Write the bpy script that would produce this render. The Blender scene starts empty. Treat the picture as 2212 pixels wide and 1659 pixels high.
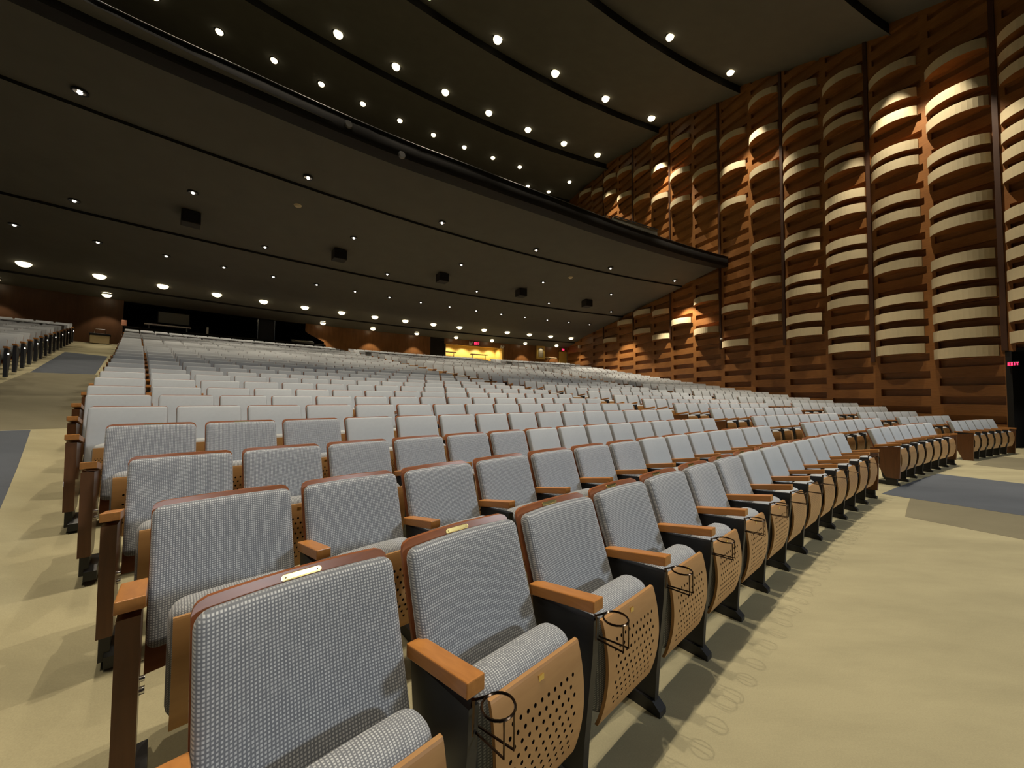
import bpy, math, random
from math import sin, cos, radians as rad, pi
from mathutils import Matrix, Vector
random.seed(4)
SC = bpy.context.scene
COL = SC.collection
# ------------------------------------------------------------------ hall geometry (metres)
# The hall is laid out on concentric circles around a point on the stage.
CX, CY = 32.8186, -34.1193          # centre of the rings; the eye stands above (0, 0)
R1, DR = 48.585, 0.8838             # first row, row spacing
FLO = [0, .05, .14, .28, .392, .496, .602, .728, .852, .965, 1.095, 1.23, 1.37, 1.5, 1.645]
NROW = 30
def rowR(k): return R1 + (k-1)*DR - (.073 if k == 1 else 0)
def zrow(k): return FLO[k-1] if k <= 15 else FLO[14] + .145*(k-15)
def zfl(R):
    if R <= R1: return 0.0
    t = (R-R1)/DR
    i = int(t)
    if i >= 14: return FLO[14] + .145*(t-14)
    return FLO[i] + (FLO[i+1]-FLO[i])*(t-i)
def P(R, a, z): return Vector((CX+R*cos(rad(a)), CY+R*sin(rad(a)), z))
def lerp(tab, x):
    if x <= tab[0][0]: return tab[0][1]
    for (a, b), (c, d) in zip(tab, tab[1:]):
        if x <= c: return b+(d-b)*(x-a)/(c-a)
    return tab[-1][1]
SOF = [(57.9, 8.92), (73.2, 6.85), (75.6, 6.28)]
def zsof(R): return lerp(SOF, R)
# main ceiling clouds: ring edge radius, height of the lip there (height above = lip + drop)
STEP = [(39.2, 11.5), (45.2, 13.4), (51.1, 15.5), (57.1, 17.9), (63.0, 19.75), (68.95, 20.75), (75.0, 20.75), (81.0, 20.3)]
DROP = .42
def zceil(R):
    for (a, za), (b, zb) in zip(STEP, STEP[1:]):
        if R <= b: return za+(zb+DROP-za)*(R-a)/(b-a)
    return STEP[-1][1]
WALL_A, WOFF = 111.57, .38
wd = Vector((cos(rad(WALL_A)), sin(rad(WALL_A)), 0))            # along the wall, away from stage
wn = Vector((-sin(rad(WALL_A)), cos(rad(WALL_A)), 0))           # into the hall
W0 = Vector((CX, CY, 0)) - wn*WOFF
def WP(R, z, d=0.0): return W0 + wd*R + wn*d + Vector((0, 0, z))
def wall_ang(R): return WALL_A - math.degrees(WOFF/R)

# ------------------------------------------------------------------ materials
def newmat(name):
    m = bpy.data.materials.new(name); m.use_nodes = True
    nt = m.node_tree; b = nt.nodes['Principled BSDF']
    return m, nt, b
def N(nt, t, **kw):
    n = nt.nodes.new(t)
    for k, v in kw.items():
        if k in n.inputs.keys() if hasattr(n.inputs, 'keys') else False: n.inputs[k].default_value = v
        else: setattr(n, k, v)
    return n
def plain(name, c, rough=.6, metal=0.0, spec=.5, var=0.0, scale=8.0):
    m, nt, b = newmat(name)
    b.inputs['Base Color'].default_value = (*c, 1)
    b.inputs['Roughness'].default_value = rough
    b.inputs['Metallic'].default_value = metal
    b.inputs['Specular IOR Level'].default_value = spec
    if var:
        tc = nt.nodes.new('ShaderNodeTexCoord'); nz = nt.nodes.new('ShaderNodeTexNoise')
        nz.inputs['Scale'].default_value = scale; nz.inputs['Detail'].default_value = 5
        mx = nt.nodes.new('ShaderNodeMixRGB')
        mx.inputs[1].default_value = (*[x*(1-var) for x in c], 1); mx.inputs[2].default_value = (*[x*(1+var) for x in c], 1)
        nt.links.new(tc.outputs['Object'], nz.inputs['Vector']); nt.links.new(nz.outputs['Fac'], mx.inputs[0])
        nt.links.new(mx.outputs[0], b.inputs['Base Color'])
    return m
def emit(name, c, s):
    m, nt, b = newmat(name)
    b.inputs['Base Color'].default_value = (*c, 1)
    b.inputs['Emission Color'].default_value = (*c, 1); b.inputs['Emission Strength'].default_value = s
    m.cycles.emission_sampling = 'NONE'
    return m
def wood(name, c1, c2, rough=.35, stretch=(1.2, 18, 18), scale=3.0, spec=.45, coord='Object'):
    m, nt, b = newmat(name)
    tc = nt.nodes.new('ShaderNodeTexCoord'); mp = nt.nodes.new('ShaderNodeMapping')
    mp.inputs['Scale'].default_value = stretch
    nz = nt.nodes.new('ShaderNodeTexNoise'); nz.inputs['Scale'].default_value = scale; nz.inputs['Detail'].default_value = 6
    nz.inputs['Distortion'].default_value = .6
    n2 = nt.nodes.new('ShaderNodeTexNoise'); n2.inputs['Scale'].default_value = 1.3; n2.inputs['Detail'].default_value = 2
    ad = nt.nodes.new('ShaderNodeMath'); ad.operation = 'MULTIPLY_ADD'; ad.inputs[1].default_value = .6; 
    rp = nt.nodes.new('ShaderNodeValToRGB')
    rp.color_ramp.elements[0].position = .35; rp.color_ramp.elements[0].color = (*c1, 1)
    rp.color_ramp.elements[1].position = .8; rp.color_ramp.elements[1].color = (*c2, 1)
    s = nt.nodes.new('ShaderNodeMath'); s.operation = 'MULTIPLY'; s.inputs[1].default_value = .5
    L = nt.links.new
    L(tc.outputs[coord], mp.inputs['Vector']); L(mp.outputs[0], nz.inputs['Vector']); L(tc.outputs[coord], n2.inputs['Vector'])
    L(n2.outputs['Fac'], s.inputs[0]); L(nz.outputs['Fac'], ad.inputs[0]); L(s.outputs[0], ad.inputs[2])
    L(ad.outputs[0], rp.inputs[0]); L(rp.outputs[0], b.inputs['Base Color'])
    b.inputs['Roughness'].default_value = rough; b.inputs['Specular IOR Level'].default_value = spec
    return m
def fabric(name, dark, light, freq, ky=0.0):
    # basket weave: light stitches on a dark ground, in the cloth's own coordinates
    m, nt, b = newmat(name); L = nt.links.new
    tc = nt.nodes.new('ShaderNodeTexCoord'); sp = nt.nodes.new('ShaderNodeSeparateXYZ')
    L(tc.outputs['Object'], sp.inputs[0])
    def sn(sock, ph=0):
        a = nt.nodes.new('ShaderNodeMath'); a.operation = 'MULTIPLY_ADD'; a.inputs[1].default_value = freq; a.inputs[2].default_value = ph
        c = nt.nodes.new('ShaderNodeMath'); c.operation = 'SINE'
        L(sock, a.inputs[0]); L(a.outputs[0], c.inputs[0]); return c.outputs[0]
    mu = nt.nodes.new('ShaderNodeMath'); mu.operation = 'SMOOTH_MIN'; mu.inputs[2].default_value = .5
    zz = nt.nodes.new('ShaderNodeMath'); zz.operation = 'MULTIPLY_ADD'; zz.inputs[1].default_value = ky
    L(sp.outputs[1], zz.inputs[0]); L(sp.outputs[2], zz.inputs[2])
    L(sn(sp.outputs[0]), mu.inputs[0]); L(sn(zz.outputs[0]), mu.inputs[1])
    nz = nt.nodes.new('ShaderNodeTexNoise'); nz.inputs['Scale'].default_value = 60; nz.inputs['Detail'].default_value = 3
    L(tc.outputs['Object'], nz.inputs['Vector'])
    a2 = nt.nodes.new('ShaderNodeMath'); a2.operation = 'MULTIPLY_ADD'; a2.inputs[1].default_value = 1.2
    L(nz.outputs['Fac'], a2.inputs[0]); L(mu.outputs[0], a2.inputs[2])
    rp = nt.nodes.new('ShaderNodeValToRGB')
    mr = nt.nodes.new('ShaderNodeMapRange'); mr.inputs['From Min'].default_value = -1.0; mr.inputs['From Max'].default_value = 1.9
    L(a2.outputs[0], mr.inputs['Value']); L(mr.outputs[0], rp.inputs[0])
    rp.color_ramp.elements[0].position = .3; rp.color_ramp.elements[0].color = (*dark, 1)
    rp.color_ramp.elements[1].position = .75; rp.color_ramp.elements[1].color = (*light, 1)
    L(rp.outputs[0], b.inputs['Base Color'])
    b.inputs['Roughness'].default_value = .9; b.inputs['Specular IOR Level'].default_value = .2
    b.inputs['Sheen Weight'].default_value = .25
    return m
def carpet(name, c, var=.16):
    m, nt, b = newmat(name); L = nt.links.new
    tc = nt.nodes.new('ShaderNodeTexCoord')
    n1 = nt.nodes.new('ShaderNodeTexNoise'); n1.inputs['Scale'].default_value = .9; n1.inputs['Detail'].default_value = 6; n1.inputs['Roughness'].default_value = .62
    n2 = nt.nodes.new('ShaderNodeTexNoise'); n2.inputs['Scale'].default_value = 160; n2.inputs['Detail'].default_value = 2
    mp = nt.nodes.new('ShaderNodeMapping'); mp.inputs['Rotation'].default_value = (0, 0, .7); mp.inputs['Scale'].default_value = (.8, 2.4, 1)
    L(tc.outputs['Object'], mp.inputs[0]); L(mp.outputs[0], n1.inputs['Vector']); L(tc.outputs['Object'], n2.inputs['Vector'])
    rp = nt.nodes.new('ShaderNodeValToRGB')
    rp.color_ramp.elements[0].position = .3; rp.color_ramp.elements[0].color = (*[x*(1-var) for x in c], 1)
    rp.color_ramp.elements[1].position = .62; rp.color_ramp.elements[1].color = (*[x*(1+var*.5) for x in c], 1)
    L(n1.outputs['Fac'], rp.inputs[0])
    mx = nt.nodes.new('ShaderNodeMixRGB'); mx.blend_type = 'MULTIPLY'; mx.inputs[0].default_value = .22
    L(rp.outputs[0], mx.inputs[1]); L(n2.outputs['Fac'], mx.inputs[2]); L(mx.outputs[0], b.inputs['Base Color'])
    bp = nt.nodes.new('ShaderNodeBump'); bp.inputs['Strength'].default_value = .35; bp.inputs['Distance'].default_value = .004
    L(n2.outputs['Fac'], bp.inputs['Height']); L(bp.outputs[0], b.inputs['Normal'])
    b.inputs['Roughness'].default_value = .95; b.inputs['Specular IOR Level'].default_value = .1
    return m
M = {}
M['cloth'] = fabric('grey_weave', (.165, .18, .205), (.53, .56, .58), 2*pi/.0080)
M['cloths'] = fabric('grey_weave_seat', (.165, .18, .205), (.53, .56, .58), 2*pi/.0080, 1.0)
M['clothf'] = plain('grey_cloth', (.365, .388, .405), .9, spec=.15, var=.06, scale=30)
M['arm'] = wood('amber_wood', (.36, .145, .034), (.54, .235, .06), .3, (18, 1.5, 18))
M['pan'] = wood('tan_plywood', (.35, .185, .068), (.45, .255, .10), .42, (1.5, 18, 10))
M['shell'] = wood('reddish_plywood', (.22, .075, .03), (.34, .125, .05), .3, (1.5, 18, 12))
M['endwood'] = wood('brown_veneer', (.11, .045, .017), (.18, .075, .028), .3, (14, 14, 1.2))
M['black'] = plain('black_metal', (.012, .012, .013), .45)
M['hole'] = plain('dark_hole', (.02, .009, .004), .9)
M['wire'] = plain('bronze_wire', (.09, .06, .04), .25, 1.0)
M['brass'] = plain('polished_brass', (.80, .62, .24), .25, 1.0)
M['brassink'] = plain('engraving', (.38, .28, .10), .6)
M['chrome'] = plain('chrome', (.8, .8, .8), .15, 1.0)
M['steplight'] = emit('aisle_light_lens', (1, .95, .85), 2.0)
M['carpet'] = carpet('beige_carpet', (.375, .343, .215))
M['blue'] = carpet('blue_grey_carpet', (.10, .112, .132), .1)
M['taupe'] = carpet('taupe_carpet', (.205, .187, .125), .1)
M['ceil'] = plain('dark_ceiling_paint', (.135, .131, .112), .85, spec=.2, var=.12, scale=1.5)
M['sofit'] = plain('dark_soffit_paint', (.12, .116, .098), .85, spec=.2, var=.12, scale=1.5)
M['dark'] = plain('near_black_paint', (.012, .011, .010), .7, spec=.3)
M['wallwood'] = wood('side_wall_wood', (.19, .076, .019), (.35, .152, .043), .42, (2.2, 2.2, 30), 2.0)
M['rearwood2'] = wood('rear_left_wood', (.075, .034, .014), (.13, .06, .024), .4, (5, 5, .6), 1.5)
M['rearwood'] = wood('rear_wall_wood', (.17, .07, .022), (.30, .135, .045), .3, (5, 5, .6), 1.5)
M['fin'] = wood('dark_batten_wood', (.045, .018, .008), (.07, .028, .012), .5, (8, 8, 1))
M['cream'] = plain('cream_panel', (.60, .51, .32), .75, var=.05, scale=6)
M['gold'] = plain('gold_laminate', (.72, .50, .12), .4, var=.1, scale=3)
M['lamp'] = emit('lamp_glass', (1.0, .86, .55), 2.6)
M['lampw'] = emit('lamp_glass_pale', (1.0, .95, .85), 2.5)
M['red'] = emit('exit_red', (1.0, .035, .12), 2.2)
M['white'] = plain('white_plastic', (.75, .73, .68), .5)
M['grey'] = plain('grey_metal', (.25, .25, .25), .4, .6)
M['screen'] = plain('dull_grey_panel', (.20, .20, .17), .5)
M['tan'] = plain('tan_laminate', (.50, .40, .22), .6, var=.1)
M['rail'] = plain('rail_metal', (.10, .10, .095), .3, 1.0)
M['grille'] = plain('black_grille', (.022, .02, .018), .8)
M['poster'] = plain('poster_board', (.55, .50, .36), .6, var=.2, scale=2.5)

# ------------------------------------------------------------------ mesh helpers
class MB:
    def __init__(s): s.v = []; s.f = []; s.m = []
    def add(s, vs, fs, mi=0):
        o = len(s.v); s.v += [tuple(v) for v in vs]; s.f += [tuple(i+o for i in f) for f in fs]; s.m += [mi]*len(fs)
    def quad(s, a, b, c, d, mi=0): s.add([a, b, c, d], [(0, 1, 2, 3)], mi)
    def box(s, x0, x1, y0, y1, z0, z1, mi=0):
        s.add([(x, y, z) for z in (z0, z1) for y in (y0, y1) for x in (x0, x1)],
              [(0, 2, 3, 1), (4, 5, 7, 6), (0, 1, 5, 4), (2, 6, 7, 3), (0, 4, 6, 2), (1, 3, 7, 5)], mi)
    def rbox(s, hx, hy, hz, r, mids=2, arc=2, fn=None, mi=0):
        def ax(h):
            a = [-h] + [-h+r*(1-cos(pi/2*(i+1)/(arc+1)))*.9+.0001 for i in range(arc)] + [-h+r]
            m_ = [(-h+r)+(2*h-2*r)*(i+1)/(mids+1) for i in range(mids)]
            return a + m_ + [-q for q in reversed(a)]
        X, Y, Z = ax(hx), ax(hy), ax(hz); idx = {}; vs = []
        def vid(p):
            k = tuple(round(c, 5) for c in p)
            if k not in idx:
                q = [max(-(h-r), min(h-r, c)) for c, h in zip(p, (hx, hy, hz))]
                d = Vector(p)-Vector(q)
                w = Vector(q)+(d.normalized()*r if d.length > 1e-9 else d)
                idx[k] = len(vs); vs.append(fn(w) if fn else tuple(w))
            return idx[k]
        fs = []
        def face(U, V, mk, flip):
            for i in range(len(U)-1):
                for j in range(len(V)-1):
                    q = [vid(mk(U[i], V[j])), vid(mk(U[i+1], V[j])), vid(mk(U[i+1], V[j+1])), vid(mk(U[i], V[j+1]))]
                    fs.append(tuple(reversed(q)) if flip else tuple(q))
        face(X, Y, lambda u, v: (u, v, hz), False); face(X, Y, lambda u, v: (u, v, -hz), True)
        face(X, Z, lambda u, v: (u, -hy, v), False); face(X, Z, lambda u, v: (u, hy, v), True)
        face(Y, Z, lambda u, v: (hx, u, v), False); face(Y, Z, lambda u, v: (-hx, u, v), True)
        s.add(vs, fs, mi)
    def tube(s, pts, r, n=6, closed=False, mi=0):
        pts = [Vector(p) for p in pts]; rings = []; L = len(pts)
        for i, p in enumerate(pts):
            a = pts[i-1] if (i or closed) else p; b = pts[(i+1) % L] if (i < L-1 or closed) else p
            t = (b-a).normalized(); up = Vector((0, 0, 1)) if abs(t.z) < .9 else Vector((1, 0, 0))
            e1 = t.cross(up).normalized(); e2 = t.cross(e1)
            rings.append([p+e1*(r*cos(2*pi*k/n))+e2*(r*sin(2*pi*k/n)) for k in range(n)])
        vs = [v for q in rings for v in q]; fs = []
        for i in range(L if closed else L-1):
            j = (i+1) % L
            for k in range(n): fs.append((i*n+k, j*n+k, j*n+(k+1) % n, i*n+(k+1) % n))
        if not closed: fs.append(tuple(range(n))); fs.append(tuple(reversed(range((L-1)*n, L*n))))
        s.add(vs, fs, mi)
    def lathe(s, prof, n=16, c=(0, 0, 0), mi=0, caps=True):
        vs = []; fs = []
        for r, z in prof:
            for k in range(n): vs.append((c[0]+r*cos(2*pi*k/n), c[1]+r*sin(2*pi*k/n), c[2]+z))
        for i in range(len(prof)-1):
            for k in range(n): fs.append((i*n+k, i*n+(k+1) % n, (i+1)*n+(k+1) % n, (i+1)*n+k))
        if caps: fs.append(tuple(reversed(range(n)))); fs.append(tuple(range((len(prof)-1)*n, len(prof)*n)))
        s.add(vs, fs, mi)
    def prism(s, poly, x0, x1, mi=0):        # polygon in (y, z), extruded along x
        n = len(poly)
        s.add([(x0, y, z) for y, z in poly]+[(x1, y, z) for y, z in poly],
              [tuple(reversed(range(n))), tuple(range(n, 2*n))]+[(i, (i+1) % n, n+(i+1) % n, n+i) for i in range(n)], mi)
    def mesh(s, name, mats, smooth=False):
        me = bpy.data.meshes.new(name); me.from_pydata(s.v, [], s.f); me.update()
        for m in (mats if isinstance(mats, (list, tuple)) else [mats]): me.materials.append(m)
        if any(s.m): me.polygons.foreach_set('material_index', s.m)
        if smooth:
            me.polygons.foreach_set('use_smooth', [True]*len(me.polygons))
            me.set_sharp_from_angle(angle=rad(40))
        return me
    def build(s, name, mats, parent=None, smooth=False):
        return link(name, s.mesh(name, mats, smooth), parent)
def link(name, me, parent=None, loc=None, rz=0.0):
    o = bpy.data.objects.new(name, me); COL.objects.link(o)
    if parent: o.parent = parent
    if loc is not None: o.location = loc
    o.rotation_euler = (0, 0, rz)
    return o
def tag(o, label, cat, group=None, kind=None):
    o['label'] = label; o['category'] = cat
    if group: o['group'] = group
    if kind: o['kind'] = kind
    return o
def thing(name, label, cat, loc, rz=0.0, group=None):
    return tag(link(name, None, None, loc, rz), label, cat, group)
def struct(o): o['kind'] = 'structure'; return o
def dup(t, label):
    c = t.copy(); COL.objects.link(c); c['label'] = label
    for ch in t.children:
        d = ch.copy(); COL.objects.link(d); d.parent = c
        for g in ch.children:
            e = g.copy(); COL.objects.link(e); e.parent = d
    return c
ORD = ['zeroth', 'first', 'second', 'third', 'fourth', 'fifth', 'sixth', 'seventh', 'eighth', 'ninth', 'tenth', 'eleventh', 'twelfth',
       'thirteenth', 'fourteenth', 'fifteenth', 'sixteenth', 'seventeenth', 'eighteenth', 'nineteenth', 'twentieth'] + \
      ['twenty-'+w for w in ('first', 'second', 'third', 'fourth', 'fifth', 'sixth', 'seventh', 'eighth', 'ninth')] + ['thirtieth']

# ------------------------------------------------------------------ floor
def ringgrid(mb, Rs, a0, a1, da, zf, dz=0.0, mi=0, up=True):
    n = max(1, int(math.ceil((a1-a0)/da)))
    A = [a0+(a1-a0)*i/n for i in range(n+1)]
    vs = [P(R, a, zf(R)+dz) for R in Rs for a in A]; fs = []
    for i in range(len(Rs)-1):
        for j in range(n):
            q = (i*(n+1)+j, i*(n+1)+j+1, (i+1)*(n+1)+j+1, (i+1)*(n+1)+j)
            fs.append(tuple(reversed(q)) if up else q)
    mb.add(vs, fs, mi)
RF = [34, 38, 42, 45, 47, R1] + [R1+DR*i for i in range(1, 33)]
mb = MB()
ringgrid(mb, [r for r in RF if r >= R1] , 111.25, 152, 1.0, zfl)
ringgrid(mb, [r for r in RF if r <= R1], 98, 152, 1.0, zfl)
struct(mb.build('floor', M['carpet']))
def patch(label, mat, corners, nu=14, nv=10, h=.003):
    # a strip of carpet given by four (R, angle) corners, draped on the floor
    mb = MB(); vs = []; fs = []
    (ra, aa), (rb, ab), (rc, ac), (rd_, ad) = corners
    for lay in (h, -.004):
        for i in range(nu+1):
            u = i/nu
            for j in range(nv+1):
                v = j/nv
                R = (ra*(1-u)+rb*u)*(1-v)+(rd_*(1-u)+rc*u)*v; a = (aa*(1-u)+ab*u)*(1-v)+(ad*(1-u)+ac*u)*v
                vs.append(P(R, a, zfl(R)+lay))
    k = (nu+1)*(nv+1)
    for i in range(nu):
        for j in range(nv):
            q = (i*(nv+1)+j, i*(nv+1)+j+1, (i+1)*(nv+1)+j+1, (i+1)*(nv+1)+j)
            fs.append(q); fs.append(tuple(x+k for x in reversed(q)))
    def side(seq):
        for a, b in zip(seq, seq[1:]): fs.append((a, b, b+k, a+k))
    side([i*(nv+1) for i in range(nu+1)]); side([i*(nv+1)+nv for i in range(nu+1)])
    side(list(range(nv+1))); side([nu*(nv+1)+j for j in range(nv+1)])
    mb.add(vs, fs)
    return tag(mb.build('carpet_strip', mat), label, 'carpet', 'carpet strips in the aisles')
patch('blue-grey carpet strip at the foot of the left aisle, beside the nearest rows', M['blue'], [(47.6, 134.42), (55.95, 135.24), (55.95, 136.6), (47.6, 136.4)])
patch('taupe carpet strip in the left aisle between the two blue-grey ones', M['taupe'], [(56.0, 134.8), (62.85, 135.05), (62.85, 136.15), (56.0, 136.5)])
patch('far blue-grey carpet strip high up the left aisle', M['blue'], [(62.9, 135.1), (68.5, 135.15), (69.3, 136.1), (62.9, 136.12)])
patch('blue-grey carpet strip in front of the second aisle, right of the long front row', M['blue'], [(40.0, 120.0), (48.02, 120.75), (48.14, 124.42), (40.0, 124.1)])
patch('taupe carpet strip beside the blue-grey one on the open floor at right', M['taupe'], [(40.0, 124.0), (47.86, 124.2), (47.72, 125.95), (40.0, 126.6)], h=.0015)
patch('taupe carpet strip on the floor before the seats nearest the side wall', M['taupe'], [(40.0, 114.6), (48.1, 114.9), (47.95, 118.0), (40.0, 118.4)])

# ------------------------------------------------------------------ seats
PITCH = .54
def recl(w):      # cushion local (x, y thickness, z along the back) -> seat coordinates
    x, t, u = w
    s, c = sin(rad(19.0)), cos(rad(19.0))
    return (x, -.092+u*s+t*c-.026*(x/.24)**2, .658+u*c-t*s)
def sheet(mb, hx, zlo, zhi, rc, th, fn, nx=14, nz=6, mi=0, bot=0.02):
    # plywood sheet with rounded top corners; fn(x, t, z) -> point
    xs = [-hx, -hx+.15*rc, -hx+.4*rc, -hx+rc]+[(-hx+rc)+(2*hx-2*rc)*(i+1)/(nx+1) for i in range(nx)]+[hx-rc, hx-.4*rc, hx-.15*rc, hx]
    vs = []; fs = []
    for t in (0, th):
        for x in xs:
            d = max(0, abs(x)-(hx-rc)); top = zhi-rc+math.sqrt(max(0, rc*rc-d*d)); lo = zlo+bot*0
            for j in range(nz+1):
                z = lo+(top-lo)*j/nz
                vs.append(fn(x, t, z))
    K = len(xs)*(nz+1); n1 = nz+1
    for i in range(len(xs)-1):
        for j in range(nz):
            q = (i*n1+j, (i+1)*n1+j, (i+1)*n1+j+1, i*n1+j+1)
            fs.append(q); fs.append(tuple(K+a for a in reversed(q)))
    bd = [i*n1 for i in range(len(xs))]+[(len(xs)-1)*n1+j for j in range(1, n1)]+[i*n1+nz for i in reversed(range(len(xs)-1))]+[j for j in reversed(range(1, nz))]
    for a, b in zip(bd, bd[1:]+bd[:1]): fs.append((b, a, a+K, b+K))
    mb.add(vs, fs, mi)
def panfn(x, t, z):   # curved front of the tipped-up seat
    u = (z-.19)/.39
    x = x*.90+.018; z = z+.01
    return (x, -.397-.032*math.sin(pi*min(1, max(0, u)))**.8+.022*(1-u)*(1-u)+t, z)
def perforated(mb):
    # plywood with a staggered field of round holes, real openings onto a dark backing
    hx, z0, z1 = .215, .19, .58
    nx, nz = 26, 26
    dx = 2*hx/nx; dz = (z1-z0)/nz; idx = {}; vs = []; fs = []; ms = []
    def vid(x, z, t=0):
        k = (round(x, 5), round(z, 5), t)
        if k not in idx: idx[k] = len(vs); vs.append(panfn(x, t, z))
        return idx[k]
    for i in range(nx):
        for j in range(nz):
            xa, za = -hx+i*dx, z0+j*dz; xc, zc = xa+dx/2, za+dz/2
            ring = [(xa, za), (xc, za), (xa+dx, za), (xa+dx, zc), (xa+dx, za+dz), (xc, za+dz), (xa, za+dz), (xa, zc)]
            hole = (3 <= i <= 22) and (4 <= j <= 20) and (j % 2 == 0) and ((i+j//2) % 2 == 0)
            if not hole:
                fs.append(tuple(vid(*p) for p in ring)); ms.append(0)
            else:
                r = .0066
                ins = [(xc+r*cos(a), zc+r*sin(a)) for a in [rad(225+45*q) for q in range(8)]]
                O = [vid(*p) for p in ring]; I = [vid(*p) for p in ins]; B = [vid(p[0], p[1], .010) for p in ins]
                for q in range(8):
                    w = (q+1) % 8
                    fs.append((O[q], O[w], I[w], I[q])); ms.append(0)
                    fs.append((I[q], I[w], B[w], B[q])); ms.append(1)
                fs.append(tuple(B)); ms.append(1)
    o = len(mb.v); mb.v += vs; mb.f += [tuple(a+o for a in f) for f in fs]; mb.m += ms
    # rim
    rim = [(-hx+2*hx*i/nx, z0) for i in range(nx)]+[(hx, z0+(z1-z0)*j/nz) for j in range(nz)]+[(hx-2*hx*i/nx, z1) for i in range(nx)]+[(-hx, z1-(z1-z0)*j/nz) for j in range(nz)]
    F = [panfn(x, 0, z) for x, z in rim]; Bk = [panfn(x, .013, z) for x, z in rim]; n = len(rim)
    mb.add(F+Bk, [((i+1) % n, i, n+i, n+(i+1) % n) for i in range(n)]+[tuple(range(n, 2*n))], 0)
def dotmat():
    # the same plywood with its holes as a fine dark pattern, for the rows further back
    m, nt, b = newmat('tan_plywood_perforated'); L = nt.links.new
    tc = nt.nodes.new('ShaderNodeTexCoord'); sp = nt.nodes.new('ShaderNodeSeparateXYZ'); L(tc.outputs['Object'], sp.inputs[0])
    def mth(op, a, v=None, w=None):
        n = nt.nodes.new('ShaderNodeMath'); n.operation = op
        for i, q in enumerate((a, v, w)):
            if q is None: continue
            if isinstance(q, (int, float)): n.inputs[i].default_value = q
            else: L(q, n.inputs[i])
        return n.outputs[0]
    sx = mth('SINE', mth('MULTIPLY', sp.outputs[0], pi/.0165)); sz = mth('SINE', mth('MULTIPLY', sp.outputs[2], pi/.030))
    cx_ = mth('COSINE', mth('MULTIPLY', sp.outputs[0], pi/.0165)); cz = mth('COSINE', mth('MULTIPLY', sp.outputs[2], pi/.030))
    p1 = mth('MULTIPLY', mth('ABSOLUTE', sx), mth('ABSOLUTE', sz)); p2 = mth('MULTIPLY', mth('ABSOLUTE', cx_), mth('ABSOLUTE', cz))
    g = mth('GREATER_THAN', mth('MAXIMUM', p1, p2), .86)
    inx = mth('LESS_THAN', mth('ABSOLUTE', sp.outputs[0]), .165); inz = mth('MULTIPLY', mth('GREATER_THAN', sp.outputs[2], .25), mth('LESS_THAN', sp.outputs[2], .51))
    fac = mth('MULTIPLY', g, mth('MULTIPLY', inx, inz))
    mx = nt.nodes.new('ShaderNodeMixRGB'); mx.inputs[1].default_value = (.41, .225, .085, 1); mx.inputs[2].default_value = (.03, .012, .005, 1)
    L(fac, mx.inputs[0]); L(mx.outputs[0], b.inputs['Base Color']); b.inputs['Roughness'].default_value = .45
    return m
M['pandots'] = dotmat()
def backfn(x, t, z):
    u = (z-.658)/cos(rad(19)); p = recl((x, .036, u)); return (p[0], p[1]+t, z)
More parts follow.
